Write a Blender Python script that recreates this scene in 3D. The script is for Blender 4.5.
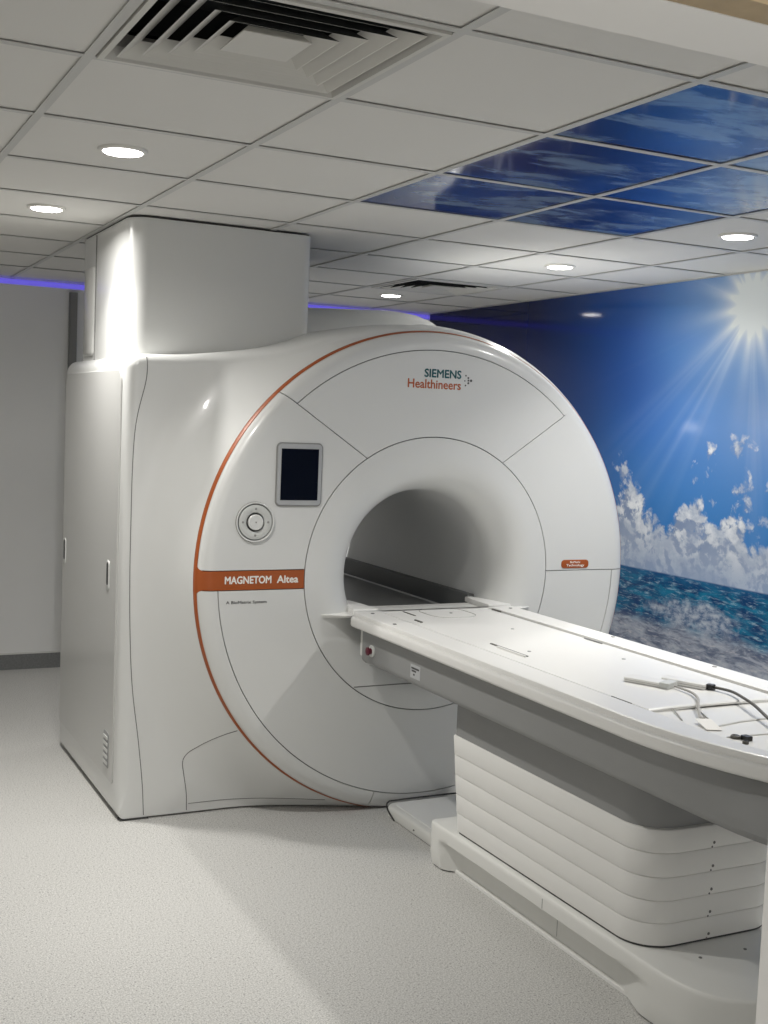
import bpy, bmesh, math, random
from mathutils import Vector, Matrix
from mathutils.bvhtree import BVHTree

for _o in list(bpy.data.objects):
    bpy.data.objects.remove(_o, do_unlink=True)
scn = bpy.context.scene
col = scn.collection
PI = math.pi
random.seed(7)

# ---------------------------------------------------------------- camera
CAM_POS = Vector((-0.5756, -2.0984, 1.625))
YAW, PITCH, ROLL = 0.46240, -0.07639, 0.04114
fwd = Vector((math.sin(YAW)*math.cos(PITCH), math.cos(YAW)*math.cos(PITCH), math.sin(PITCH)))
rgt0 = Vector((math.cos(YAW), -math.sin(YAW), 0))
up0 = rgt0.cross(fwd)
rgt = math.cos(ROLL)*rgt0 + math.sin(ROLL)*up0
upv = -math.sin(ROLL)*rgt0 + math.cos(ROLL)*up0
cam_data = bpy.data.cameras.new('camera')
cam = bpy.data.objects.new('camera', cam_data)
col.objects.link(cam)
cam_data.sensor_fit = 'HORIZONTAL'
cam_data.sensor_width = 36.0
cam_data.lens = 1189.03/768*36.0
cam_data.clip_start = 0.02
M = Matrix((rgt, upv, -fwd)).transposed().to_4x4()
M.translation = CAM_POS
cam.matrix_world = M
scn.camera = cam

# ---------------------------------------------------------------- world, exposure
world = bpy.data.worlds.new('world')
scn.world = world
world.use_nodes = True
world.node_tree.nodes['Background'].inputs[0].default_value = (1.0, 0.975, 0.94, 1)
world.node_tree.nodes['Background'].inputs[1].default_value = 1.0
scn.view_settings.view_transform = 'Standard'
scn.view_settings.look = 'None'
scn.view_settings.gamma = 1.0
scn.view_settings.use_curve_mapping = False
scn.view_settings.exposure = 0.0
LAMP = 14.0            # radiance of every ceiling downlight diffuser
BEAMS = ((8.0, 112.0), (7.0, 165.0))   # power and spread of the two beams of each downlight: core and field

# ---------------------------------------------------------------- materials
def new_mat(name):
    m = bpy.data.materials.new(name)
    m.use_nodes = True
    nt = m.node_tree
    b = nt.nodes['Principled BSDF']
    return m, nt, b

def mat(name, c, rough=0.5, metal=0.0, coat=0.0, var=0.03, scale=6.0, bump=0.0, bscale=200.0, ior=1.5):
    m, nt, b = new_mat(name)
    N, L = nt.nodes, nt.links
    tc = N.new('ShaderNodeTexCoord')
    ns = N.new('ShaderNodeTexNoise')
    ns.inputs['Scale'].default_value = scale
    ns.inputs['Detail'].default_value = 3
    L.new(tc.outputs['Object'], ns.inputs['Vector'])
    mx = N.new('ShaderNodeMix'); mx.data_type = 'RGBA'
    mx.inputs['A'].default_value = (*[x*(1-var) for x in c], 1)
    mx.inputs['B'].default_value = (*[min(1, x*(1+var)) for x in c], 1)
    L.new(ns.outputs['Fac'], mx.inputs['Factor'])
    L.new(mx.outputs['Result'], b.inputs['Base Color'])
    b.inputs['Roughness'].default_value = rough
    b.inputs['Metallic'].default_value = metal
    b.inputs['IOR'].default_value = ior
    if coat:
        b.inputs['Coat Weight'].default_value = coat
        b.inputs['Coat Roughness'].default_value = 0.08
    if bump:
        n2 = N.new('ShaderNodeTexNoise'); n2.inputs['Scale'].default_value = bscale
        n2.inputs['Detail'].default_value = 2
        L.new(tc.outputs['Object'], n2.inputs['Vector'])
        bp = N.new('ShaderNodeBump'); bp.inputs['Strength'].default_value = bump
        bp.inputs['Distance'].default_value = 0.002
        L.new(n2.outputs['Fac'], bp.inputs['Height'])
        L.new(bp.outputs['Normal'], b.inputs['Normal'])
    return m

def emit(name, c, s):
    m, nt, b = new_mat(name)
    b.inputs['Base Color'].default_value = (*c, 1)
    b.inputs['Emission Color'].default_value = (*c, 1)
    b.inputs['Emission Strength'].default_value = s
    return m

class NG:
    """small helper for node arithmetic"""
    def __init__(s, nt): s.nt = nt; s.N = nt.nodes; s.L = nt.links
    def put(s, sock, v):
        if isinstance(v, (int, float)): sock.default_value = v
        elif isinstance(v, tuple): sock.default_value = v if len(v) == 4 or sock.type == 'VECTOR' else (*v, 1)
        else: s.L.new(v, sock)
    def m(s, op, a, b=0.0, c=0.0, clamp=False):
        n = s.N.new('ShaderNodeMath'); n.operation = op; n.use_clamp = clamp
        s.put(n.inputs[0], a); s.put(n.inputs[1], b); s.put(n.inputs[2], c)
        return n.outputs[0]
    def ramp(s, x, a, b, lo=0.0, hi=1.0):
        n = s.N.new('ShaderNodeMapRange'); n.interpolation_type = 'SMOOTHSTEP'
        s.put(n.inputs['Value'], x); s.put(n.inputs['From Min'], a); s.put(n.inputs['From Max'], b)
        s.put(n.inputs['To Min'], lo); s.put(n.inputs['To Max'], hi)
        return n.outputs[0]
    def mix(s, f, a, b):
        n = s.N.new('ShaderNodeMix'); n.data_type = 'RGBA'
        s.put(n.inputs['Factor'], f); s.put(n.inputs['A'], a); s.put(n.inputs['B'], b)
        return n.outputs['Result']
    def noise(s, vec, scale, detail=4, rough=0.55, dist=0.0):
        n = s.N.new('ShaderNodeTexNoise')
        s.put(n.inputs['Vector'], vec); n.inputs['Scale'].default_value = scale
        n.inputs['Detail'].default_value = detail; n.inputs['Roughness'].default_value = rough
        n.inputs['Distortion'].default_value = dist
        return n.outputs['Fac']
    def vec(s, x, y, z):
        n = s.N.new('ShaderNodeCombineXYZ')
        s.put(n.inputs[0], x); s.put(n.inputs[1], y); s.put(n.inputs[2], z)
        return n.outputs[0]

MT = {}
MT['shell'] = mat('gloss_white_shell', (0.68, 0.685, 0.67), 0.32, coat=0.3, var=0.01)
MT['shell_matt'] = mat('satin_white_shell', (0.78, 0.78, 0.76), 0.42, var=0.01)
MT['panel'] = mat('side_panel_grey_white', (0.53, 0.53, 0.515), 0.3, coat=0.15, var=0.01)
MT['bore'] = mat('bore_liner_white', (0.66, 0.665, 0.655), 0.5, var=0.01)
MT['rail'] = mat('bore_rail_grey', (0.13, 0.135, 0.135), 0.5)
MT['bed'] = mat('bore_bed_grey', (0.32, 0.325, 0.325), 0.45)
MT['neck'] = mat('neck_grey', (0.12, 0.12, 0.118), 0.6)
MT['dark'] = mat('seam_dark', (0.05, 0.05, 0.05), 0.7)
MT['seam'] = mat('seam_grey', (0.16, 0.16, 0.155), 0.7)
MT['orange'] = mat('orange_trim', (0.36, 0.080, 0.013), 0.4, var=0.02)
MT['top'] = mat('table_top_white', (0.79, 0.785, 0.76), 0.35, coat=0.1, var=0.01)
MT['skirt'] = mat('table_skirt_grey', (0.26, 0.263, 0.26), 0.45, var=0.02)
MT['bellow'] = mat('bellows_white', (0.76, 0.755, 0.73), 0.55, var=0.015, bump=0.05)
MT['base'] = mat('table_base_white', (0.74, 0.74, 0.71), 0.42, var=0.015)
MT['bezel'] = mat('screen_bezel_grey', (0.42, 0.43, 0.44), 0.35)
MT['display'] = mat('display_black', (0.003, 0.005, 0.012), 0.2, ior=1.12)
MT['knob'] = mat('knob_grey', (0.58, 0.59, 0.57), 0.4)
MT['groove'] = mat('knob_groove', (0.26, 0.26, 0.25), 0.45)
MT['teal'] = mat('teal_ink', (0.0, 0.085, 0.10), 0.5)
MT['ink_orange'] = mat('orange_ink', (0.42, 0.09, 0.02), 0.5)
MT['ink_dark'] = mat('dark_ink', (0.05, 0.05, 0.05), 0.5)
MT['ink_red'] = mat('dark_red_plastic', (0.10, 0.006, 0.02), 0.35)
MT['white'] = mat('white_print', (0.85, 0.83, 0.78), 0.5)
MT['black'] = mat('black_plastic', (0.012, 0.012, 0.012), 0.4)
MT['cable_dark'] = mat('cable_dark_grey', (0.10, 0.095, 0.085), 0.5)
MT['cable_light'] = mat('cable_light_grey', (0.42, 0.41, 0.39), 0.5)
MT['tile'] = mat('ceiling_tile', (0.72, 0.71, 0.68), 0.85, var=0.02, scale=3, bump=0.12, bscale=350)
MT['bar'] = mat('ceiling_grid_bar', (0.55, 0.55, 0.53), 0.5)
MT['slab'] = mat('ceiling_void_dark', (0.02, 0.02, 0.02), 0.9)
MT['wall'] = mat('painted_wall', (0.84, 0.84, 0.83), 0.6, var=0.015, bump=0.03)
MT['wall_white'] = mat('painted_wall_white', (0.78, 0.77, 0.74), 0.6, var=0.01)
MT['skirting'] = mat('grey_skirting', (0.20, 0.205, 0.205), 0.6, var=0.35, scale=90)
MT['cove'] = mat('white_cap_strip', (0.7, 0.7, 0.68), 0.5)
MT['trunk'] = mat('dark_trunking', (0.24, 0.24, 0.235), 0.5)
MT['door_trim'] = mat('tan_door_trim', (0.36, 0.27, 0.15), 0.55, var=0.2, scale=25)
MT['vent'] = mat('diffuser_white', (0.62, 0.61, 0.57), 0.45)
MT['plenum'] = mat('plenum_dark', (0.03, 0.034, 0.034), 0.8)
MT['bezel_lamp'] = mat('lamp_bezel_white', (0.75, 0.74, 0.7), 0.45)
MT['lamp'] = emit('lamp_diffuser', (1.0, 0.978, 0.935), LAMP)
MT['led'] = emit('led_violet', (0.16, 0.13, 0.78), 0.62)

# floor: fine granular vinyl
def floor_mat():
    m, nt, b = new_mat('speckled_vinyl')
    g = NG(nt)
    tc = g.N.new('ShaderNodeTexCoord').outputs['Object']
    a = g.noise(tc, 210, 2, 0.6)
    c = g.noise(tc, 105, 3, 0.75)
    d = g.noise(tc, 1.1, 3)
    base = g.mix(g.ramp(a, .36, .64), (.42, .415, .40), (.66, .655, .63))
    base = g.mix(g.ramp(c, .44, .34), base, (.24, .235, .225))
    base = g.mix(g.ramp(c, .60, .70), base, (.76, .755, .73))
    base = g.mix(g.m('MULTIPLY', d, .15), base, (.50, .49, .46))
    g.L.new(base, b.inputs['Base Color'])
    b.inputs['Roughness'].default_value = .5
    bp = g.N.new('ShaderNodeBump'); bp.inputs['Strength'].default_value = .08
    bp.inputs['Distance'].default_value = .001
    g.L.new(a, bp.inputs['Height']); g.L.new(bp.outputs['Normal'], b.inputs['Normal'])
    return m
MT['floor'] = floor_mat()

# printed mural: sun over the sea (world y runs along the wall, z is height)
def mural_mat():
    m, nt, b = new_mat('seascape_print')
    g = NG(nt)
    geo = g.N.new('ShaderNodeNewGeometry')
    sp = g.N.new('ShaderNodeSeparateXYZ'); g.L.new(geo.outputs['Position'], sp.inputs[0])
    Y, Z = sp.outputs[1], sp.outputs[2]
    SY, SZ = 2.19, 2.235
    dy, dz = g.m('SUBTRACT', Y, SY), g.m('SUBTRACT', Z, SZ)
    d = g.m('SQRT', g.m('ADD', g.m('MULTIPLY', dy, dy), g.m('MULTIPLY', dz, dz)))
    P = g.vec(Y, Z, 0.0)
    # sky
    sky = g.mix(g.ramp(d, .10, 1.05), (.035, .21, .56), (.004, .068, .31))
    sky = g.mix(g.ramp(d, .75, 2.1), sky, (.0012, .006, .062))
    low = g.m('MULTIPLY', g.ramp(Z, 2.0, 1.2), g.ramp(Y, 4.4, 2.4))
    sky = g.mix(g.m('MULTIPLY', low, .55), sky, (.05, .235, .52))
    # sun glow and rays
    ang = g.m('ARCTAN2', dz, dy)
    na = g.noise(g.vec(g.m('MULTIPLY', ang, 1.0), 0.0, 3.0), 2.2, 3, .6)
    nb = g.noise(g.vec(g.m('MULTIPLY', ang, 1.0), 5.0, 1.0), 6.0, 2, .5)
    r1 = g.m('POWER', g.m('ABSOLUTE', g.m('COSINE', g.m('ADD', g.m('MULTIPLY', ang, 7.0), .9))), 3.0)
    star = g.m('MULTIPLY', r1, g.m('POWER', 2.718, g.m('MULTIPLY', d, -7.0)))
    lrays = g.m('MULTIPLY', g.ramp(na, .50, .74), g.m('MULTIPLY', g.ramp(nb, .36, .66), g.m('POWER', 2.718, g.m('MULTIPLY', d, -1.7))))
    core = g.m('POWER', 2.718, g.m('MULTIPLY', g.m('MULTIPLY', d, d), -48.0))
    glow = g.m('POWER', 2.718, g.m('MULTIPLY', d, -3.3))
    sun = g.m('ADD', g.m('ADD', g.m('MULTIPLY', star, 1.1), g.m('MULTIPLY', lrays, .95)), g.m('ADD', g.m('MULTIPLY', core, 1.1), g.m('MULTIPLY', glow, .55)), clamp=True)
    sky = g.mix(sun, sky, (.80, .85, .86))
    # cumulus: billowed density, shaded by its slope towards the printed sun
    def cloud(oy, oz):
        yy, zz = g.m('ADD', Y, oy), g.m('ADD', Z, oz)
        q = g.vec(yy, zz, 2.0)
        wob = g.noise(q, 7.0, 3, .6)
        q2 = g.vec(g.m('ADD', yy, g.m('MULTIPLY', g.m('SUBTRACT', wob, .5), .12)), g.m('ADD', zz, g.m('MULTIPLY', g.m('SUBTRACT', wob, .5), .10)), 0.0)
        v = g.N.new('ShaderNodeTexVoronoi'); v.feature = 'SMOOTH_F1'
        v.inputs['Scale'].default_value = 5.5; v.inputs['Detail'].default_value = 4.0
        v.inputs['Roughness'].default_value = .55; v.inputs['Lacunarity'].default_value = 2.2
        v.inputs['Smoothness'].default_value = .25
        g.L.new(q2, v.inputs['Vector'])
        puff = g.m('SUBTRACT', 1.0, v.outputs['Distance'])
        big = g.noise(g.vec(yy, g.m('MULTIPLY', zz, .6), 9.0), 2.3, 2)
        top = g.m('ADD', 1.70, g.m('MULTIPLY', g.m('SUBTRACT', big, .5), 1.0))
        ramp_ = g.m('MULTIPLY', g.m('SUBTRACT', top, zz), 1.5)
        # one loose cloud higher up, near the sun
        cy, cz = g.m('SUBTRACT', yy, 2.13), g.m('SUBTRACT', zz, 1.55)
        bd = g.m('SQRT', g.m('ADD', g.m('MULTIPLY', g.m('MULTIPLY', cy, cy), .5), g.m('MULTIPLY', cz, cz)))
        ramp2 = g.m('SUBTRACT', .60, g.m('MULTIPLY', bd, 2.4))
        return g.m('ADD', g.m('MULTIPLY', puff, .75), g.m('MAXIMUM', ramp_, ramp2))
    dn = cloud(0.0, 0.0)
    ds = cloud(-.018, .030)
    cm = g.ramp(dn, .46, .72)
    lit = g.ramp(g.m('SUBTRACT', dn, ds), -.06, .15)
    cshade = g.mix(lit, (.17, .22, .33), (.70, .71, .71))
    cshade = g.mix(g.m('MULTIPLY', g.ramp(g.noise(P, 7.0, 6, .65), .36, .62), .7), cshade, (.24, .29, .39))
    cshade = g.mix(g.m('MULTIPLY', g.ramp(Z, 1.25, .95), .55), cshade, (.33, .38, .47))
    sky = g.mix(g.m('MULTIPLY', cm, .95), sky, cshade)
    sky = g.mix(g.m('MULTIPLY', g.ramp(Z, 1.06, .90), .5), sky, (.22, .30, .45))
    # sea
    Ps = g.vec(g.m('MULTIPLY', Y, 1.0), g.m('MULTIPLY', Z, 3.4), 0.0)
    s1 = g.noise(Ps, 6.0, 8, .68, .5)
    s2 = g.noise(g.vec(Y, g.m('MULTIPLY', Z, 5.0), 3.0), 13.0, 6, .7, .6)
    sea = g.mix(g.ramp(s1, .38, .66), (.003, .035, .12), (.008, .15, .27))
    sea = g.mix(g.m('MULTIPLY', g.ramp(s2, .50, .72), .8), sea, (.36, .50, .56))
    sea = g.mix(g.m('MULTIPLY', g.ramp(Z, .84, .90), .6), sea, (.01, .07, .19))
    # breaking wave
    wy, wz = g.m('SUBTRACT', Y, 2.42), g.m('SUBTRACT', Z, .705)
    wd = g.m('SQRT', g.m('ADD', g.m('MULTIPLY', g.m('MULTIPLY', wy, wy), .16), g.m('MULTIPLY', g.m('MULTIPLY', wz, wz), 3.2)))
    wn = g.noise(P, 6, 6, .62)
    wm = g.ramp(g.m('SUBTRACT', wn, g.m('MULTIPLY', wd, 2.5)), .10, .34)
    foam = g.mix(g.ramp(g.noise(g.vec(Y, g.m('MULTIPLY', Z, 1.7), 0.0), 20, 6, .68), .34, .66), (.07, .12, .22), (.42, .46, .52))
    sea = g.mix(g.m('MULTIPLY', wm, .9), sea, foam)
    # wash and wet sand
    edge = g.m('ADD', .655, g.m('MULTIPLY', g.m('SUBTRACT', g.noise(g.vec(Y, 0.0, 4.0), 2.4, 5), .5), .16))
    wash = g.mix(g.ramp(s1, .36, .64), (.10, .125, .19), (.36, .39, .45))
    wash = g.mix(g.ramp(s2, .50, .72), wash, (.46, .46, .50))
    sea = g.mix(g.ramp(g.m('SUBTRACT', edge, Z), -.03, .05), sea, wash)
    img = g.mix(g.ramp(Z, .905, .895), sky, sea)
    gm = g.N.new('ShaderNodeVectorMath'); gm.operation = 'SCALE'; gm.inputs['Scale'].default_value = 0.98
    g.L.new(img, gm.inputs[0]); img = gm.outputs[0]
    g.L.new(img, b.inputs['Base Color'])
    b.inputs['Roughness'].default_value = .07
    return m
MT['mural'] = mural_mat()

def skypanel_mat():
    m, nt, b = new_mat('cloud_print_panel')
    g = NG(nt)
    geo = g.N.new('ShaderNodeNewGeometry')
    sp = g.N.new('ShaderNodeSeparateXYZ'); g.L.new(geo.outputs['Position'], sp.inputs[0])
    X, Y = sp.outputs[0], sp.outputs[1]
    P = g.vec(g.m('ADD', g.m('MULTIPLY', X, 1.0), g.m('MULTIPLY', Y, .25)), g.m('MULTIPLY', Y, 2.1), 1.7)
    n1 = g.noise(P, 1.5, 8, .58, .9)
    n2 = g.noise(P, 5.0, 6, .6, .5)
    base = g.mix(g.ramp(g.noise(P, 1.0, 2), .35, .65), (.0015, .012, .12), (.006, .055, .27))
    f = g.ramp(g.m('ADD', n1, g.m('MULTIPLY', g.m('SUBTRACT', n2, .5), .45)), .45, .60)
    c = g.mix(g.m('MULTIPLY', f, .85), base, (.20, .29, .42))
    g.L.new(c, b.inputs['Base Color'])
    b.inputs['Roughness'].default_value = .07
    return m
MT['skypanel'] = skypanel_mat()

# ---------------------------------------------------------------- mesh helpers
def tag(o, label=None, cat=None, group=None, kind=None):
    if label: o['label'] = label
    if cat: o['category'] = cat
    if group: o['group'] = group
    if kind: o['kind'] = kind
    return o

def link(name, me, m, parent=None):
    o = bpy.data.objects.new(name, me)
    if m is not None and len(me.materials) == 0: me.materials.append(MT[m] if isinstance(m, str) else m)
    col.objects.link(o)
    if parent is not None: o.parent = parent
    return o

def obj(name, V, F, m, parent=None, smooth=38, loc=None):
    me = bpy.data.meshes.new(name)
    me.from_pydata([tuple(v) for v in V], [], F)
    bm = bmesh.new(); bm.from_mesh(me)
    bmesh.ops.remove_doubles(bm, verts=bm.verts, dist=1e-6)
    bmesh.ops.recalc_face_normals(bm, faces=bm.faces)
    bm.to_mesh(me); bm.free()
    if smooth:
        for p in me.polygons: p.use_smooth = True
        me.set_sharp_from_angle(angle=math.radians(smooth))
    o = link(name, me, m, parent)
    if loc: o.location = loc
    return o

def empty(name, loc=(0, 0, 0)):
    o = bpy.data.objects.new(name, None); col.objects.link(o)
    o.location = loc; o.empty_display_size = .1
    return o

def box_vf(x0, x1, y0, y1, z0, z1):
    V = [(x, y, z) for z in (z0, z1) for y in (y0, y1) for x in (x0, x1)]
    F = [(0, 2, 3, 1), (4, 5, 7, 6), (0, 1, 5, 4), (2, 6, 7, 3), (0, 4, 6, 2), (1, 3, 7, 5)]
    return V, F

def join_vf(parts):
    V, F = [], []
    for v, f in parts:
        k = len(V); V += list(v); F += [tuple(i+k for i in q) for q in f]
    return V, F

def bevel_box(name, x0, x1, y0, y1, z0, z1, r, m, parent=None, seg=2):
    bm = bmesh.new()
    V, F = box_vf(x0, x1, y0, y1, z0, z1)
    vs = [bm.verts.new(v) for v in V]
    for f in F: bm.faces.new([vs[i] for i in f])
    bmesh.ops.recalc_face_normals(bm, faces=bm.faces)
    if r: bmesh.ops.bevel(bm, geom=list(bm.edges), offset=r, segments=seg, profile=.5, affect='EDGES')
    me = bpy.data.meshes.new(name); bm.to_mesh(me); bm.free()
    for p in me.polygons: p.use_smooth = True
    me.set_sharp_from_angle(angle=math.radians(40))
    return link(name, me, m, parent)

def rrect(x0, x1, y0, y1, r, n=8):
    """outline, counter-clockwise; r = one radius or four (x0y0, x1y0, x1y1, x0y1)"""
    if not isinstance(r, (list, tuple)): r = [r]*4
    C = [(x0, y0, 1, 1, PI), (x1, y0, -1, 1, 1.5*PI), (x1, y1, -1, -1, 0), (x0, y1, 1, -1, .5*PI)]
    out = []
    for (cx, cy, sx, sy, a0), q in zip(C, r):
        for k in range(n+1):
            a = a0 + .5*PI*k/n
            out.append((cx+sx*q+q*math.cos(a), cy+sy*q+q*math.sin(a)))
    return out

def normals2(P):
    n = len(P); out = []
    for i in range(n):
        a, b = P[i-1], P[(i+1) % n]
        j = i
        dx, dy = b[0]-a[0], b[1]-a[1]
        l = math.hypot(dx, dy) or 1
        out.append((dy/l, -dx/l))
    return out

def prism_vf(P, levels, axis='z'):
    """outline P swept through levels [(height, inset)], closed by caps"""
    nn = normals2(P); n = len(P); V, F = [], []
    for z, ins in levels:
        for i, (p, q) in enumerate(zip(P, nn)):
            d = ins(p, z) if callable(ins) else ins
            a, b = p[0]-q[0]*d, p[1]-q[1]*d
            V.append((a, b, z) if axis == 'z' else ((a, z, b) if axis == 'y' else (z, a, b)))
    for k in range(len(levels)-1):
        for i in range(n):
            j = (i+1) % n
            F.append((k*n+i, k*n+j, (k+1)*n+j, (k+1)*n+i))
    F.append(tuple(range(n))[::-1]); F.append(tuple(range((len(levels)-1)*n, len(levels)*n)))
    return V, F

def soft_levels(z0, z1, r0, r1, n=4):
    """levels with rounded lower (r0) and upper (r1) edges"""
    L = []
    if r0: L += [(z0+r0*(1-math.cos(PI/2*k/n)), r0*(1-math.sin(PI/2*k/n))) for k in range(n+1)]
    else: L.append((z0, 0))
    if r1: L += [(z1-r1*(1-math.sin(PI/2*k/n)), r1*(1-math.cos(PI/2*k/n))) for k in range(n+1)]
    else: L.append((z1, 0))
    return L

def lathe_vf(prof, n=40, axis='z', c=(0, 0, 0), closed=False):
    """prof = [(radius, height)] turned about an axis through c"""
    V, F = [], []
    for r, h in prof:
        for k in range(n):
            a = 2*PI*k/n
            u, w = r*math.cos(a), r*math.sin(a)
            V.append((c[0]+u, c[1]+w, c[2]+h) if axis == 'z' else (c[0]+u, c[1]+h, c[2]+w))
    m = len(prof)
    for i in range(m-1 if not closed else m):
        i2 = (i+1) % m
        for k in range(n):
            k2 = (k+1) % n
            F.append((i*n+k, i*n+k2, i2*n+k2, i2*n+k))
    if not closed:
        if prof[0][0] > 1e-5: F.append(tuple(range(n)))
        if prof[-1][0] > 1e-5: F.append(tuple(range((m-1)*n, m*n)))
    return V, F

def tube_vf(path, r, n=8):
    V, F = [], []
    pts = [Vector(p) for p in path]
    ref = Vector((0, 0, 1))
    for i, p in enumerate(pts):
        t = (pts[min(i+1, len(pts)-1)]-pts[max(i-1, 0)]).normalized()
        if abs(t.dot(ref)) > .97: ref = Vector((1, 0, 0))
        u = t.cross(ref).normalized(); w = u.cross(t).normalized()
        for k in range(n):
            a = 2*PI*k/n
            V.append(p+u*(r*math.cos(a))+w*(r*math.sin(a)))
    for i in range(len(pts)-1):
        for k in range(n):
            k2 = (k+1) % n
            F.append((i*n+k, i*n+k2, (i+1)*n+k2, (i+1)*n+k))
    F.append(tuple(range(n))); F.append(tuple(range((len(pts)-1)*n, len(pts)*n)))
    return V, F

def spline(P, n=8):
    """Catmull-Rom through points"""
    P = [Vector(p) for p in P]; out = []
    Q = [P[0]*2-P[1]] + P + [P[-1]*2-P[-2]]
    for i in range(1, len(Q)-2):
        a, b, c, d = Q[i-1], Q[i], Q[i+1], Q[i+2]
        for k in range(n):
            t = k/n
            out.append(.5*((2*b)+(c-a)*t+(2*a-5*b+4*c-d)*t*t+(3*b-a-3*c+d)*t**3))
    out.append(P[-1])
    return out

def text_on_face(name, body, x0, x1, zb, zt, y, m, parent, fat=0.0, shear=0.0, depth=0.0006):
    """lettering in the xz plane facing -y, fitted to x0..x1; zb/zt = height of the box of the glyphs"""
    cu = bpy.data.curves.new(name, 'FONT'); cu.body = body; cu.size = 1.0
    cu.shear = shear; cu.extrude = 0.01; cu.resolution_u = 3
    t = bpy.data.objects.new(name, cu); col.objects.link(t)
    bpy.context.view_layer.update()
    me = bpy.data.meshes.new_from_object(t.evaluated_get(bpy.context.evaluated_depsgraph_get()))
    bpy.data.objects.remove(t, do_unlink=True)
    xs = [v.co.x for v in me.vertices]; ys = [v.co.y for v in me.vertices]
    ax, bx, ay, by = min(xs), max(xs), min(ys), max(ys)
    for v in me.vertices:
        u = (v.co.x-ax)/(bx-ax); w = (v.co.y-ay)/(by-ay)
        s = 1 if v.co.z > 0 else 0
        v.co = (x0+(x1-x0)*u, y-depth*s, zb+(zt-zb)*w)
    if fat:
        bm = bmesh.new(); bm.from_mesh(me)
        src = list(bm.verts)+list(bm.edges)+list(bm.faces)
        for dx, dz in ((fat, 0), (0, fat), (-fat, 0), (0, -fat)):
            d_ = bmesh.ops.duplicate(bm, geom=src); lay = dx*.08+dz*.04
            for v in d_['geom']:
                if isinstance(v, bmesh.types.BMVert): v.co.x += dx; v.co.z += dz; v.co.y += lay
        bm.to_mesh(me); bm.free()
    me.materials.clear(); me.name = name
    return link(name, me, m, parent)

# ================================================================ SETTING
H = 2.393                      # underside of the ceiling grid
XR, XL, YB, YF = 3.46, -1.5, 5.40, -0.90
def struct(o, label=None):
    o['kind'] = 'structure'
    if label: o['label'] = label
    return o

struct(obj('floor', *box_vf(XL-.1, XR+.1, -3.6, YB+.1, -.1, 0), 'floor', smooth=0), 'grey speckled vinyl floor')
struct(obj('wall_back', *box_vf(XL-.1, XR+.1, YB, YB+.12, 0, 2.6), 'wall', smooth=0), 'plain grey painted wall behind the scanner')
struct(obj('wall_right', *box_vf(XR, XR+.12, YF, YB, 0, 2.6), 'wall_white', smooth=0), 'wall behind the seascape mural')
struct(obj('wall_left', *box_vf(XL-.12, XL, YF, YB, 0, 2.6), 'wall_white', smooth=0), 'white painted wall on the left side')
DX0, DX1, DZ = -0.75, 0.638, 2.10
struct(obj('wall_front', *join_vf([box_vf(XL-.12, DX0, YF-.115, YF, 0, 2.6), box_vf(DX1, XR+.12, YF-.115, YF, 0, 2.6),
       box_vf(DX0, DX1, YF-.115, YF, DZ, 2.6)]), 'wall_white', smooth=0), 'white wall with the open doorway the view comes through')
tr = obj('trim_1', *join_vf([box_vf(DX0-.05, DX1+.05, YF-.150, YF-.1155, DZ+.001, DZ+.07),
        box_vf(DX0-.05, DX1+.05, YF-.175, YF-.150, DZ-.004, DZ+.06)]), 'door_trim', smooth=0)
struct(tr, 'tan trim above the doorway')

bb = obj('baseboard_back', *box_vf(XL, XR, YB-.012, YB, 0, .095), 'skirting', smooth=0)
struct(bb, 'dark grey skirting along the back wall')
obj('cap_strip', *box_vf(XL, XR, YB-.014, YB, .095, .106), 'cove', bb, smooth=0)

# violet LED strip below the ceiling on the back wall
led = empty('led_strip', (0, YB, H-.05))
tag(led, 'glowing violet LED strip along the top of the back wall', 'light strip')
def at(o, V): return [(v[0]-o.location.x, v[1]-o.location.y, v[2]-o.location.z) for v in V]
V, F = box_vf(XL+.01, XR-.012, YB-.018, YB-.002, H-.040, H-.010); obj('glow_strip', at(led, V), F, 'led', led, smooth=0)
V, F = box_vf(XL+.01, XR-.012, YB-.02, YB-.002, H-.046, H-.0405); obj('lower_lip', at(led, V), F, 'wall', led, smooth=0)

tk = empty('cable_trunking', (.965, YB, .106))
tag(tk, 'narrow dark vertical cable trunking on the back wall', 'trunking')
V, F = box_vf(.945, .985, YB-.03, YB-.001, .11, H-.06); obj('cover', at(tk, V), F, 'trunk', tk, smooth=0)
V, F = box_vf(.938, .945, YB-.022, YB-.001, .11, H-.06); obj('flange', at(tk, V), F, 'trunk', tk, smooth=0)

# seascape mural on the right wall
mu = obj('wall_mural', *box_vf(XR-.008, XR-.001, -.6, YB-.02, .11, H-.004), 'mural', smooth=0)
tag(mu, 'glossy mural of sun rays, clouds and breaking waves covering the right wall', 'mural')

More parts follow.
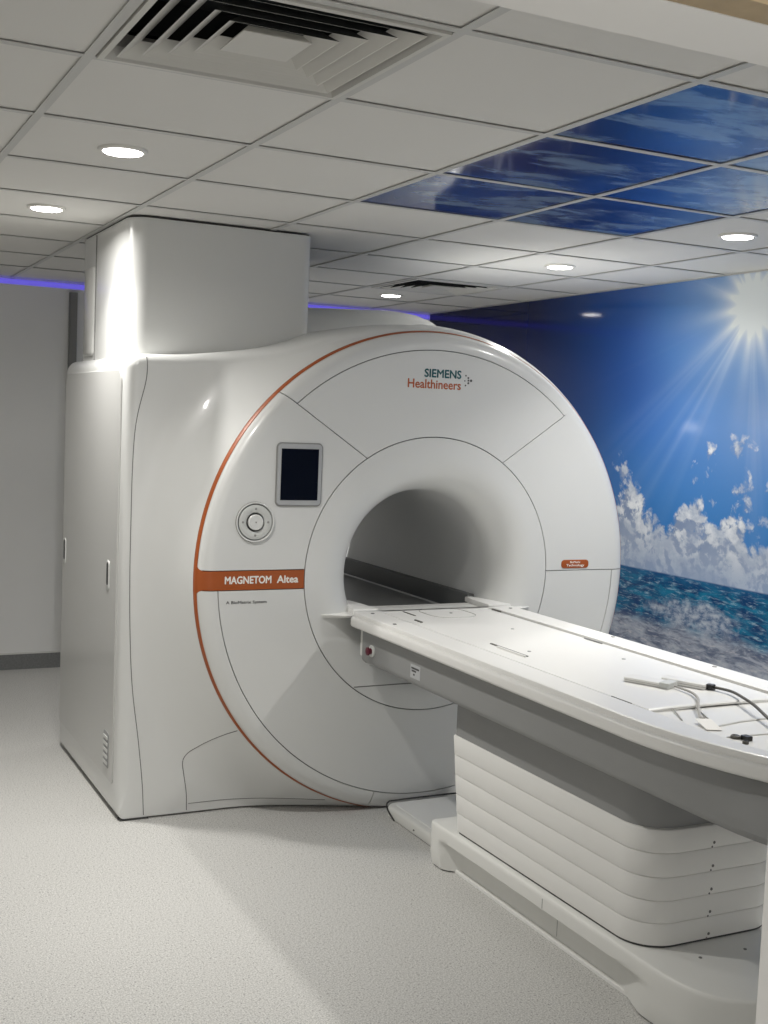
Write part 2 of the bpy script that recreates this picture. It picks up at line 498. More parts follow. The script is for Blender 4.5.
# ---------------------------------------------------------------- ceiling
ceil = obj('ceiling', *box_vf(XL-.1, XR+.1, YF-.1, YB+.1, H+.16, H+.22), 'slab', smooth=0)
struct(ceil, 'suspended ceiling of square off-white tiles in a metal grid')
g_ = .6; bw = .012
vent_tiles = {(0, 0), (4, 6)}
sky_tiles = {(i, j) for i in (2, 3) for j in (0, 1, 2)}
full = None; skym = None
def tile_vf(x0, x1, y0, y1, z0, z1, r=.003):
    return prism_vf([(x0, y0), (x1, y0), (x1, y1), (x0, y1)], [(z0, .0), (z1, .0)])
for i in range(-3, 6):
    for j in range(-2, 9):
        if (i, j) in vent_tiles: continue
        x0, x1 = max(i*g_, XL)+.004, min((i+1)*g_, XR)-.004
        y0, y1 = max(j*g_, YF)+.004, min((j+1)*g_, YB)-.004
        if x1-x0 < .03 or y1-y0 < .03: continue
        w, d = x1-x0, y1-y0
        isfull = abs(w-.592) < 1e-4 and abs(d-.592) < 1e-4
        name, mm = ('sky_panel', 'skypanel') if (i, j) in sky_tiles else ('ceiling_tile', 'tile')
        key = full if name == 'ceiling_tile' else skym
        if isfull and key is not None:
            o = bpy.data.objects.new(name, key); col.objects.link(o); o.parent = ceil
        else:
            o = obj(name, *box_vf(-w/2, w/2, -d/2, d/2, 0, .015), mm, ceil, smooth=0)
            if isfull:
                if name == 'sky_panel': skym = o.data
                else: full = o.data
        o.location = ((x0+x1)/2, (y0+y1)/2, H+(.0035 if name == 'sky_panel' else .005))
        if name == 'sky_panel': o['label'] = 'glossy blue cloud-print ceiling panel'
def bar_vf(l, along):
    # inverted tee: flange + web
    a = box_vf(-l/2, l/2, -bw, bw, 0, .002) if along == 'x' else box_vf(-bw, bw, -l/2, l/2, 0, .002)
    b = box_vf(-l/2, l/2, -.001, .001, .002, .035) if along == 'x' else box_vf(-.001, .001, -l/2, l/2, .002, .035)
    return join_vf([a, b])
bars_y = obj('grid_bar', *bar_vf(YB-YF-.004, 'y'), 'bar', ceil, smooth=0)
bars_y.location = (-2*g_, (YB+YF)/2, H)
for i in range(-1, 6):
    o = bpy.data.objects.new('grid_bar', bars_y.data); col.objects.link(o); o.parent = ceil
    o.location = (i*g_, (YB+YF)/2, H)
cross = None
for j in range(-1, 9):
    for i in range(-3, 6):
        x0, x1 = max(i*g_, XL), min((i+1)*g_, XR)
        w = x1-x0-2*bw
        if w < .03: continue
        if cross is not None and abs(w-(.6-2*bw)) < 1e-4:
            o = bpy.data.objects.new('cross_bar', cross); col.objects.link(o); o.parent = ceil
        else:
            o = obj('cross_bar', *bar_vf(w, 'x'), 'bar', ceil, smooth=0)
            if abs(w-(.6-2*bw)) < 1e-4: cross = o.data
        o.location = ((x0+x1)/2, j*g_, H+.0002)

# four-way square air diffusers
def diffuser(cx, cy, label):
    e = empty('air_diffuser', (cx, cy, H)); tag(e, label, 'air vent')
    def sq(h): return [(-h, -h), (h, -h), (h, h), (-h, h)]
    def louvre(h, w=.040, rise=.030, t=.0025):
        V, F = [], []
        for hh, z in ((h, -.004), (h-w, rise-.004), (h-w-t, rise-.0035), (h-t, -.0035)):
            V += [(x, y, z) for x, y in sq(hh)]
        for k in range(4):
            k2 = (k+1) % 4
            for i in range(4):
                j = (i+1) % 4
                F.append((k*4+i, k*4+j, k2*4+j, k2*4+i))
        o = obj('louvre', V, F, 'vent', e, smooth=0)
        o.data.materials.append(MT['plenum'])          # upper side coloured dark to imitate the shade inside the vent
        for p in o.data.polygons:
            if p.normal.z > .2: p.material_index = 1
        return o
    Vf, Ff = [], []
    rings = [(.285, .006), (.285, -.005), (.272, -.006), (.258, .022), (.258, .05)]
    for h, z in rings: Vf += [(x, y, z) for x, y in sq(h)]
    for k in range(len(rings)-1):
        for i in range(4):
            j = (i+1) % 4
            Ff.append((k*4+i, k*4+j, (k+1)*4+j, (k+1)*4+i))
    obj('frame', Vf, Ff, 'vent', e, smooth=0)
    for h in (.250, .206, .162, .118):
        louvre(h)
    obj('centre_plate', *prism_vf(sq(.074)[:], [(-.004, 0), (-.002, 0), (.012, .02), (.014, .022)]), 'vent', e, smooth=0)
    obj('plenum', *join_vf([box_vf(-.25, .25, -.25, .25, .13, .14), box_vf(-.25, -.248, -.25, .25, .055, .13), box_vf(.248, .25, -.25, .25, .055, .13),
                             box_vf(-.25, .25, -.25, -.248, .055, .13), box_vf(-.25, .25, .248, .25, .055, .13)]), 'plenum', e, smooth=0)
    return e
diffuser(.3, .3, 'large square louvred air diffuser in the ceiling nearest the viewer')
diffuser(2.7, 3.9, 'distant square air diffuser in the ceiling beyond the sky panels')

# round recessed downlights
def downlight(cx, cy, label):
    e = empty('downlight', (cx, cy, H)); tag(e, label, 'ceiling light', 'round recessed ceiling downlights')
    for w_, sp_ in BEAMS:
        ld = bpy.data.lights.new('beam', 'AREA'); ld.shape = 'DISK'; ld.size = .105
        ld.energy = w_; ld.spread = math.radians(sp_); ld.color = (1.0, .978, .935)
        lo = bpy.data.objects.new('beam', ld); col.objects.link(lo); lo.parent = e; lo.location = (0, 0, -.0095)
    obj('bezel', *lathe_vf([(.058, .006), (.058, -.002), (.061, -.004), (.071, -.002), (.074, .003), (.074, .0048), (.060, .0048)], 48), 'bezel_lamp', e)
    obj('diffuser', *lathe_vf([(.0575, .004), (.0575, -.003), (.055, -.006), (.040, -.008), (.0, -.0085)], 48), 'lamp', e)
    return e
for x, y, s in [(.3, 1.5, 'lit round downlight nearest the big air diffuser, in front of the turret'),
                (.3, 2.7, 'lit round downlight just left of the scanner turret'),
                (2.7, 1.5, 'lit round downlight beside the blue sky panels, rightmost of the lamps'),
                (2.7, 2.7, 'lit round downlight above the scanner between the sky panels and the mural'),
                (2.7, 4.5, 'farthest lit round downlight, near the back wall behind the scanner'),
                (2.7, .3, 'unseen round downlight added out of view to brighten the foot end of the table, nearest the doorway')]:  # last lamp is out of view, added to brighten the table foot
    downlight(x, y, s)

# ================================================================ SCANNER
CX, CZ = 1.825, .99
YFACE = 2.25
scan = empty('mri_scanner', (CX, 2.9, 0))
tag(scan, 'large white MRI scanner with round bore, orange rim and tall turret', 'mri scanner')
def sp(name, V, F, m, parent=None, smooth=38):
    """part of the scanner: world coordinates in, local out"""
    return obj(name, at(scan, V), F, m, parent or scan, smooth)
ZMIN = .008
def clampz(R, th):
    s = math.sin(th)
    if s < 0: return min(R, (CZ-ZMIN)/max(-s, 1e-6))
    return R
def yp(R):
    if R < .50:
        u = min(1, (.50-R)/.15)
        return YFACE + .15*(1-math.sqrt(max(0, 1-u*u)))
    if R > .95:
        u = min(.98, (R-.95)/.065)
        return YFACE + .06*(1-math.sqrt(1-u*u))
    return YFACE
def fp(R, th, off=0.0):
    Rc = clampz(R, th)
    return (CX+Rc*math.cos(th), yp(Rc)+off, CZ+Rc*math.sin(th))

def th_line(P, Q, R):
    """angle where the line PQ crosses the circle R (nearest the segment)"""
    px, pz = P[0]-CX, P[1]-CZ; dx, dz = Q[0]-P[0], Q[1]-P[1]
    a = dx*dx+dz*dz; b = 2*(px*dx+pz*dz); c = px*px+pz*pz-R*R
    D = math.sqrt(max(0, b*b-4*a*c))
    t = min(((-b-D)/(2*a), (-b+D)/(2*a)), key=lambda q: abs(q-.5))
    return math.atan2(pz+dz*t, px+dx*t)
PL, QL = (1.135, 1.717), (1.510, 1.469)
PR, QR = (2.466, 1.684), (2.157, 1.470)
G = .0018
thL = lambda R: th_line(PL, QL, R)
thR = lambda R: th_line(PR, QR, R)
def left_z(z): return lambda R: PI-math.asin((z-CZ)/R)
def right_z(z): return lambda R: math.asin((z-CZ)/R)

def patch(R0, R1, tA, tB, nt, Rs=None, thick=.012):
    Rs = Rs or [R0+(R1-R0)*k/6 for k in range(7)]
    nR = len(Rs); V, F = [], []
    for layer in (0, thick):
        for R in Rs:
            a, b = tA(R)+G/R, tB(R)-G/R
            for k in range(nt+1): V.append(fp(R, a+(b-a)*k/nt, layer))
    S = nR*(nt+1); W = nt+1
    for i in range(nR-1):
        for k in range(nt):
            q = (i*W+k, i*W+k+1, (i+1)*W+k+1, (i+1)*W+k)
            F.append(q); F.append(tuple(S+x for x in q[::-1]))
    border = [(0*W+k) for k in range(nt+1)] + [i*W+nt for i in range(1, nR)] + [(nR-1)*W+k for k in range(nt-1, -1, -1)] + [i*W for i in range(nR-2, 0, -1)]
    for a, b in zip(border, border[1:]+border[:1]): F.append((a, b, S+b, S+a))
    return V, F
Rin0, Rin1, Rarc, REDGE = .574, .578, .935, 1.010
rim = [REDGE-(REDGE-.95)*(1-math.sin(PI/2*k/7)) for k in range(8)]
full_R = [Rin1, .66, .75, .85, .92] + rim
rim_R = [Rarc+G] + rim
sp('crown_panel', *patch(Rin1, Rarc-G, thR, thL, 40), 'shell')
sp('right_panel', *join_vf([patch(0, 0, right_z(.995), lambda R: thR(R)-(0 if R < Rarc else -2*G/R), 30, full_R), patch(0, 0, lambda R: thR(R)-0*G/R, thL, 48, rim_R)]), 'shell')
sp('control_panel', *patch(0, 0, thL, left_z(1.0225), 30, full_R), 'shell')
sp('lower_panel', *patch(Rin1, Rarc-G, left_z(.9455), lambda R: 2*PI+right_z(.995)(R), 90), 'shell')
tS = 1.5*PI-.245
sp('lower_rim', *patch(0, 0, left_z(.9455), lambda R: tS, 50, rim_R), 'shell')
sp('lower_rim', *patch(0, 0, lambda R: tS, lambda R: 2*PI+right_z(.995)(R), 50, rim_R), 'shell')
# bore flare (inner ring) and liner
V, F = [], []
n = 128
prof = [(.574, .010), (.574, .0)] + [(.55, 0), (.52, 0)] + [(.50-.15*math.sin(PI/2*k/10), None) for k in range(11)]
rows = []
for R, o in prof:
    rows.append([(CX+R*math.cos(2*PI*k/n), (YFACE+o) if o is not None else yp(R+1e-9), CZ+R*math.sin(2*PI*k/n)) for k in range(n)])
rows.append([(CX+.35*math.cos(2*PI*k/n), 2.42, CZ+.35*math.sin(2*PI*k/n)) for k in range(n)])
for r in rows: V += r
for i in range(len(rows)-1):
    for k in range(n): F.append((i*n+k, i*n+(k+1) % n, (i+1)*n+(k+1) % n, (i+1)*n+k))
sp('bore_flare', V, F, 'shell')
V, F = [], []
rows = [(.35, 2.42), (.35, 3.78), (.37, 3.86), (.45, 3.92), (.5, 3.935), (.53, 3.90), (.56, 3.655), (.54, 3.655), (.5, 3.88), (.36, 3.74), (.354, 2.42)]
for R, y in rows: V += [(CX+R*math.cos(2*PI*k/n), y, CZ+R*math.sin(2*PI*k/n)) for k in range(n)]
for i in range(len(rows)-1):
    for k in range(n): F.append((i*n+k, i*n+(k+1) % n, (i+1)*n+(k+1) % n, (i+1)*n+k))
sp('bore_liner', V, F, 'bore')
# dark backing seen through the panel gaps
V, F = [], []
for R, y in ((.555, 2.2665), (.93, 2.2665), (.985, 2.292)):
    V += [(CX+clampz(R, 2*PI*k/n)*math.cos(2*PI*k/n), y, CZ+clampz(R, 2*PI*k/n)*math.sin(2*PI*k/n)) for k in range(n)]
for i in range(2):
    for k in range(n): F.append((i*n+k, i*n+(k+1) % n, (i+1)*n+(k+1) % n, (i+1)*n+k))
sp('seam_backing', V, F, 'seam')
# chord seam below the bore
sp('chord_seam', *join_vf([box_vf(1.487, 2.163, YFACE-.0008, YFACE+.002, .529, .533)]), 'seam', smooth=0)

# orange rim
V, F = [], []
ring = [(1.0085, 2.292), (1.0098, 2.2835), (1.0112, 2.2845), (1.0165, 2.302), (1.0170, 2.312), (1.0170, 2.325)]
NN = 240
for R, y in ring:
    V += [(CX+clampz(R, 2*PI*k/NN)*math.cos(2*PI*k/NN), y, CZ+clampz(R, 2*PI*k/NN)*math.sin(2*PI*k/NN)) for k in range(NN)]
for i in range(len(ring)-1):
    for k in range(NN): F.append((i*NN+k, i*NN+(k+1) % NN, (i+1)*NN+(k+1) % NN, (i+1)*NN+k))
sp('orange_rim', V, F, 'orange')
# orange name band with filleted roots at the rim
V, F = [], []
zt, zb, fr = 1.021, .947, .022
xs = []
ncol = 34
for layer in (-.0012, .004):
    for k in range(ncol+1):
        t = (k/ncol)**1.8
        for q in range(7):
            v = q/6
            # left end follows the rim, right end the bore ring
            ztk, zbk = zt, zb
            z = zb+(zt-zb)*v
            xl = CX-math.sqrt(1.0105**2-(z-CZ)**2); xr = CX-math.sqrt(Rin1**2-(z-CZ)**2)
            x = xl+(xr-xl)*t
            dd = x-xl
            if dd < fr:
                e = fr-math.sqrt(max(0, fr*fr-(fr-dd)**2))
                z = (zb-e)+(zt-zb+2*e)*v
                x = CX-math.sqrt(1.0105**2-(z-CZ)**2)+dd
            R = math.hypot(x-CX, z-CZ)
            V.append((x, yp(R)+layer, z))
S = (ncol+1)*7
for k in range(ncol):
    for q in range(6):
        a = k*7+q
        F.append((a, a+1, a+8, a+7)); F.append((S+a, S+a+7, S+a+8, S+a+1))
for k in range(ncol):
    F.append((k*7, (k+1)*7, S+(k+1)*7, S+k*7)); F.append((k*7+6, (k+1)*7+6, S+(k+1)*7+6, S+k*7+6))
for q in range(6):
    F.append((q, q+1, S+q+1, S+q)); a = ncol*7+q; F.append((a, a+1, S+a+1, S+a))
band = sp('name_band', V, F, 'orange')
def local_text(name, body, x0, x1, zb_, zt_, y, m, par, **k):
    o = text_on_face(name, body, x0, x1, zb_, zt_, y, m, par, **k)
    for v in o.data.vertices: v.co -= scan.location
    return o
local_text('lettering', 'MAGNETOM', .918, 1.108, .9715, 1.0, YFACE-.0013, 'white', band, fat=.0012)
local_text('lettering', 'Altea', 1.133, 1.222, .9715, 1.0, YFACE-.0013, 'white', band, fat=.0012)
low = [o for o in scan.children if o.name.startswith('lower_panel')][0]
crown = [o for o in scan.children if o.name.startswith('crown_panel')][0]
rightp = [o for o in scan.children if o.name.startswith('right_panel')][0]
ctrl = [o for o in scan.children if o.name.startswith('control_panel')][0]
local_text('caption', 'A BioMatrix System', .925, 1.092, .889, .904, YFACE-.0002, 'ink_dark', low, fat=.0003)
local_text('logo_lettering', 'SIEMENS', 1.753, 1.926, 1.8135, 1.8465, YFACE-.0002, 'teal', crown, fat=.0014)
local_text('logo_lettering', 'Healthineers', 1.677, 1.926, 1.767, 1.803, YFACE-.0002, 'ink_orange', crown, fat=.0009)
parts = []
for dx, dz, r in ((0, .022, .0035), (.012, .013, .0042), (.026, .002, .0055), (.013, -.009, .0046), (0, -.019, .0036), (-.004, .0, .003), (.013, .002, .0042)):
    V, F = lathe_vf([(0, -.0006), (r, -.0006), (r, .0)], 12, 'y', (1.949+dx, YFACE-.0002, 1.806+dz)); parts.append((V, F))
sp('logo_dots', *join_vf(parts), 'ink_dark', crown)
badge = sp('orange_badge', *prism_vf(rrect(2.482, 2.628, 1.0045, 1.0415, .015, 6), soft_levels(YFACE-.003, YFACE+.002, .001, 0), 'y'), 'orange', rightp)
local_text('lettering', 'BioMatrix', 2.528, 2.582, 1.027, 1.036, YFACE-.0031, 'white', badge, fat=.0002)
local_text('lettering', 'Technology', 2.508, 2.604, 1.0095, 1.0225, YFACE-.0031, 'white', badge, fat=.0003)

# touch screen
scr = sp('touch_screen', *prism_vf(rrect(1.112, 1.309, 1.274, 1.526, .02, 6), soft_levels(YFACE-.004, YFACE+.004, .002, 0), 'y'), 'groove')
sp('bezel', *prism_vf(rrect(1.117, 1.304, 1.279, 1.521, .017, 6), soft_levels(YFACE-.009, YFACE-.002, .003, 0), 'y'), 'bezel', scr)
sp('display', *box_vf(1.131, 1.289, YFACE-.0096, YFACE-.006, 1.299, 1.502), 'display', scr, smooth=0)
# rotary control
kc = (1.033, YFACE, 1.212)
dial = sp('control_dial', *lathe_vf([(.080, .002), (.080, -.003), (.0775, -.005), (.073, -.004), (.071, .0005)], 56, 'y', kc), 'groove')
sp('outer_lip', *lathe_vf([(.0775, -.001), (.0785, -.0075), (.0755, -.0085), (.0725, -.0065), (.0715, -.001)], 56, 'y', kc), 'shell', dial)
sp('button_ring', *lathe_vf([(.068, -.001), (.068, -.006), (.064, -.0075), (.040, -.0065), (.037, -.004), (.037, -.001)], 56, 'y', kc), 'knob', dial)
sp('push_knob', *lathe_vf([(.031, -.001), (.031, -.012), (.028, -.0145), (.012, -.0135), (0, -.0132)], 40, 'y', kc), 'shell', dial)
for dx, dz in ((-.052, 0), (.052, 0), (0, .052), (0, -.052), (0, 0)):
    sp('button_mark', *lathe_vf([(.0045 if dx or dz else .003, -.0002), (.0045 if dx or dz else .003, -.0015), (0, -.0015)], 12, 'y', (kc[0]+dx, YFACE-(.0062 if dx or dz else .0130), kc[2]+dz)), 'groove', dial)

# ---------------------------------------------------------------- housing behind the face
R1 = 1.055
outl = []
for k in range(0, 91): outl.append((CX+R1*math.cos(math.radians(k)), CZ+R1*math.sin(math.radians(k))))
topc = [(1.825, 2.042), (1.6, 2.026), (1.376, 1.982), (1.25, 1.935), (1.076, 1.893), (.82, 1.857), (.65, 1.848)]
outl += [(p.x, p.y) for p in spline([(a, b, 0) for a, b in topc], 8)][1:]
XLf, rc = .575, .055
for k in range(0, 9):
    a = PI/2+PI/2*k/8; outl.append((XLf+rc+rc*math.cos(a), 1.845-rc+rc*math.sin(a)))
for k in range(1, 30): outl.append((XLf, 1.79-(1.79-.07)*k/30))
rb = .03
for k in range(0, 7):
    a = PI+PI/2*k/6; outl.append((XLf+rb+rb*math.cos(a), ZMIN+rb+rb*math.sin(a)))
xe = CX+math.sqrt(R1*R1-(CZ-ZMIN)**2)
for k in range(1, 40): outl.append((XLf+rb+(xe-XLf-rb)*k/40, ZMIN))
a0 = math.atan2(ZMIN-CZ, xe-CX)
for k in range(0, 60): outl.append((CX+R1*math.cos(a0*(1-k/60)), CZ+R1*math.sin(a0*(1-k/60))))
NO = len(outl)
TH = [math.atan2(z-CZ, x-CX) for x, z in outl]
def smooth01(t): return t*t*(3-2*t)
rowsV = []
def ring_pts(R, y): return [(CX+clampz(R, t)*math.cos(t), y, CZ+clampz(R, t)*math.sin(t)) for t in TH]
BV = .045
NRM = normals2(outl)
def inset_pts(d, y):
    out = []
    for i, ((x, z), q) in enumerate(zip(outl, NRM)):
        di = d[i] if isinstance(d, list) else d
        yi = y[i] if isinstance(y, list) else y
        out.append((x-q[0]*di, yi, max(ZMIN, z-q[1]*di)))
    return out
RR0 = 1.0175
BVi = []
for (x, z), q in zip(outl, NRM):
    room = math.hypot(x-CX, z-CZ)-RR0-.004
    BVi.append(max(.0, min(BV, room))*smooth01(min(1, max(0, (z-ZMIN)/.09))))
def ydepth(x, z):
    dd = max(0, math.hypot(x-CX, z-CZ)-RR0)
    return 2.306+.160*(1-(1-min(dd/.25, 1))**2)
r0 = ring_pts(RR0, 2.306)
rEnd = inset_pts(BVi, 0.0)
rowsV.append(ring_pts(1.010, 2.33)); rowsV.append(r0)
for k in range(1, 13):
    s = k/12
    row = []
    for a, b in zip(r0, rEnd):
        x, z = a[0]+(b[0]-a[0])*s, a[2]+(b[2]-a[2])*s
        row.append((x, ydepth(x, z), z))
    rowsV.append(row)
yEnd = [p[1] for p in rowsV[-1]]
for k in range(1, 8):
    t = PI/2*k/7
    rowsV.append(inset_pts([b*(1-math.sin(t)) for b in BVi], [y0+(2.513-y0)*(1-math.cos(t)) for y0 in yEnd]))
for y in (2.7, 3.0, 3.3, 3.6): rowsV.append(inset_pts(0, y))
for k in range(1, 6):
    t = PI/2*k/5
    rowsV.append(inset_pts(.06*(1-math.cos(t)), 3.6+.06*math.sin(t)))
rowsV.append(ring_pts(.8, 3.66)); rowsV.append(ring_pts(.545, 3.66))
V, F = [], []
for r in rowsV: V += r
for i in range(len(rowsV)-1):
    for k in range(NO): F.append((i*NO+k, i*NO+(k+1) % NO, (i+1)*NO+(k+1) % NO, (i+1)*NO+k))
housing = sp('housing', V, F, 'shell', smooth=50)
bvh = BVHTree.FromPolygons([Vector(v) for v in V], F)
def on_front(x, z, lift=.0004):
    hit = bvh.ray_cast(Vector((x, 1.5, z)), Vector((0, 1, 0)))
    return Vector((x, (hit[0].y if hit[0] else 2.45)-lift, z))
def seam(name, pts, r=.0017, m='seam'):
    P = spline([(a, 0, b) for a, b in pts], 10)
    return sp(name, *tube_vf([on_front(p.x, p.z) for p in P], r, 6), m, housing)
seam('cover_seam', [(.650, 1.835), (.647, 1.745), (.609, 1.55), (.601, 1.2), (.603, .885), (.620, .566), (.652, .322), (.672, .15), (.681, .016)])
seam('cover_seam', [(1.022, .380), (.96, .334), (.893, .284), (.850, .250), (.836, .215), (.842, .17), (.855, .09), (.858, .016)])
seam('kick_seam', [(.865, .043), (1.0, .043), (1.15, .043), (1.30, .043), (1.41, .043)], .0012)
# dark plinth under the side cover
sp('plinth', *box_vf(.60, 2.2, 2.50, 3.6, .001, ZMIN), 'dark', smooth=0)
sp('plinth', *box_vf(.585, .70, 2.463, 2.5, .001, ZMIN), 'dark', smooth=0)

# side panel on the left flank with pulls and a vent
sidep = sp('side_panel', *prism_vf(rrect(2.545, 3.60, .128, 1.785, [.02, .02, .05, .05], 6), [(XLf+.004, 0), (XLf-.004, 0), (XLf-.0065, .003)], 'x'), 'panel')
for y, z in ((2.685, .955), (3.545, .955)):
    h = sp('pull_handle', *prism_vf(rrect(y-.026, y+.026, z-.062, z+.062, .02, 6), [(XLf-.004, 0), (XLf-.0085, 0), (XLf-.0095, .002)], 'x'), 'shell', sidep)
    sp('slot', *prism_vf(rrect(y-.018, y+.014, z-.040, z+.054, .014, 6), [(XLf-.006, 0), (XLf-.0100, 0)], 'x'), 'dark', h)
vn = sp('vent_grille', *prism_vf(rrect(2.605, 2.685, .175, .32, .008, 4), [(XLf-.004, 0), (XLf-.0085, 0), (XLf-.0092, .0015)], 'x'), 'skirt', sidep)
for k in range(5):
    sp('slat', *box_vf(XLf-.0125, XLf-.0085, 2.612, 2.678, .188+k*.026, .200+k*.026), 'shell', vn, smooth=0)
# orange-free upper cover: rear hump
xs = [1.15+i*(2.235-1.15)/36 for i in range(37)]
cr = [(1.15, 2.11), (1.40, 2.125), (1.585, 2.133), (1.74, 2.141), (1.95, 2.149), (2.05, 2.141), (2.12, 2.12), (2.17, 2.085), (2.205, 2.03), (2.235, 1.88)]
def lerp_tab(T, x):
    for (a, b), (c, d) in zip(T, T[1:]):
        if a <= x <= c: return b+(d-b)*(x-a)/(c-a)
    return T[0][1] if x < T[0][0] else T[-1][1]
V, F = [], []
ny = 25
for x in xs:
    zc = lerp_tab(cr, x)
    for j in range(ny):
        u = -1+2*j/(ny-1)
        z = 1.86+(zc-1.86)*(max(0, 1-abs(u)**3.2))**.45
        V.append((x, 3.12+.40*u, z))
base0 = len(V)
for x in xs:
    for j in range(ny): V.append((x, 3.12+.40*(-1+2*j/(ny-1)), 1.85))
W = ny
for i in range(36):
    for j in range(ny-1):
        a = i*W+j; F.append((a, a+1, a+W+1, a+W)); F.append((base0+a, base0+a+W, base0+a+W+1, base0+a+1))
for i in range(36):
    for j in (0, ny-1):
        a = i*W+j; F.append((a, a+W, base0+a+W, base0+a))
for i in (0, 36):
    for j in range(ny-1):
        a = i*W+j; F.append((a, a+1, base0+a+1, base0+a))
sp('rear_hump', V, F, 'shell')
# turret up to the ceiling
ot = rrect(.606, 1.386, 2.602, 3.46, [.085, .05, .08, .05], 10)
tur = sp('turret', *prism_vf(ot, [(1.78, 0), (2.3855, 0), (2.388, .003)]), 'shell')
sp('turret_collar', *prism_vf(ot, [(2.3875, .006), (H-.0005, .006)]), 'dark', tur)
sp('turret_seam', *tube_vf([(.6055, 3.18, 1.84), (.6055, 3.18, 2.38)], .0035, 6), 'seam', tur)
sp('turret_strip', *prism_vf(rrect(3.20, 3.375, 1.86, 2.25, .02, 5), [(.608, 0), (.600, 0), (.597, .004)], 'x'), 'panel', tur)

# rails and bed inside the bore
bedp = sp('bore_bed', *box_vf(CX-.2875, CX+.2875, 2.36, 3.80, .742, .785), 'bed', smooth=0)
for s in (-1, 1):
    x0, x1 = sorted((CX+s*.288, CX+s*.322))
    sp('bore_rail', *prism_vf(rrect(x0, x1, .765, .873 if s > 0 else .83, .006, 3), [(2.43, 0), (3.82, 0)], 'y'), 'rail')
for s in (-1, 1):
    P = [(CX+s*.262, 2.2065), (CX+s*.375, 2.2065), (CX+s*.368, 2.26), (CX+s*.335, 2.40), (CX+s*.318, 2.445), (CX+s*.285, 2.445), (CX+s*.268, 2.36)]
    sp('rail_nose', *prism_vf(P if s > 0 else P[::-1], [(.838, 0), (.855, 0), (.860, .004), (.861, .010)]), 'top')
# white bridge at the mouth of the bore
ol = [(1.325, 2.252), (1.372, 2.226), (1.41, 2.2065), (1.44, 2.2055), (2.20, 2.2055), (2.235, 2.2065), (2.28, 2.226), (2.325, 2.252), (2.13, 2.40), (1.52, 2.40)]
sp('bore_bridge', *prism_vf(ol, [(.826, .012), (.834, .002), (.837, 0), (.8392, .003)]), 'top')

# ================================================================ PATIENT TABLE
TX = 1.82
table = empty('patient_table', (TX, 1.0, 0))
tag(table, 'white patient table on a bellows pedestal docked to the scanner bore', 'patient table')
def tp(name, V, F, m, parent=None, smooth=38):
    return obj(name, at(table, V), F, m, parent or table, smooth)
def foot_outline(hw, y0, yc, y1, p=2.4, r=.02, n=22):
    """stadium with a superellipse foot at y0 (low y) and a straight head at y1"""
    P = []
    for k in range(n+1):
        a = PI/2*k/n
        P.append((TX-hw*math.cos(a)**(2/p), yc-(yc-y0)*math.sin(a)**(2/p)))
    for k in range(n-1, -1, -1):
        a = PI/2*k/n
        P.append((TX+hw*math.cos(a)**(2/p), yc-(yc-y0)*math.sin(a)**(2/p)))
    for k in range(5):
        a = PI/2*k/4; P.append((TX+hw-r+r*math.cos(a), y1-r+r*math.sin(a)))
    for k in range(5):
        a = PI/2+PI/2*k/4; P.append((TX-hw+r+r*math.cos(a), y1-r+r*math.sin(a)))
    return P
oTop = foot_outline(.392, -.33, .42, 2.204, 1.85, .03)
top = tp('table_top', *prism_vf(oTop, soft_levels(.796, .838, .012, .012, 4)), 'top')
# raised border (one continuous rail around sides and foot)
def border(outer, inner, z0, z1, r):
    V, F = [], []
    n = len(outer)
    no, ni = normals2(outer), normals2(inner)
    rows = [[(p[0], p[1], z0) for p in outer], [(p[0], p[1], z1-r) for p in outer]]
    rows.append([(p[0]-q[0]*r*.3, p[1]-q[1]*r*.3, z1-r*.3) for p, q in zip(outer, no)])
    for k_ in (1, 2): rows.append([(p[0]-q[0]*r*k_, p[1]-q[1]*r*k_, z1) for p, q in zip(outer, no)])
    for k_ in (2, 1): rows.append([(p[0]+q[0]*r*k_, p[1]+q[1]*r*k_, z1) for p, q in zip(inner, ni)])
    rows.append([(p[0]+q[0]*r*.3, p[1]+q[1]*r*.3, z1-r*.3) for p, q in zip(inner, ni)])
    rows.append([(p[0], p[1], z1-r) for p in inner]); rows.append([(p[0], p[1], z0) for p in inner])
    for r_ in rows: V += r_
    for i in range(len(rows)):
        i2 = (i+1) % len(rows)
        for k in range(n): F.append((i*n+k, i*n+(k+1) % n, i2*n+(k+1) % n, i2*n+k))
    return V, F
oB0 = foot_outline(.376, -.31, .42, 2.196, 1.85, .02)
oB1 = foot_outline(.262, -.10, .22, 2.185, 2.6, .02)
tp('border_rail', *border(oB0, oB1, .8375, .855, .006), 'top')
# moving carriage board with arched underside
bx0, bx1 = TX-.246, TX+.246
V, F = [], []
nb = 20
for y in (.495, .500, .512, 2.06, 2.2035):
    for k in range(nb+1):
        u = -1+2*k/nb
        V.append((TX+.246*u, y, .858-.004*u**4-(.003 if y == .495 else 0)))
    for k in range(nb, -1, -1):
        u = -1+2*k/nb
        V.append((TX+.246*u, y, .8395+.011*(1-u*u)))
W = 2*(nb+1)
for i in range(4):
    for k in range(W): F.append((i*W+k, i*W+(k+1) % W, (i+1)*W+(k+1) % W, (i+1)*W+k))
F.append(tuple(range(W))); F.append(tuple(range(4*W, 5*W)))
board = tp('carriage_board', V, F, 'top')
board.location.z = -.005
tp('board_shadow_gap', *box_vf(bx0+.01, bx1-.01, .53, .56, .8385, .8505), 'black', board, smooth=0)
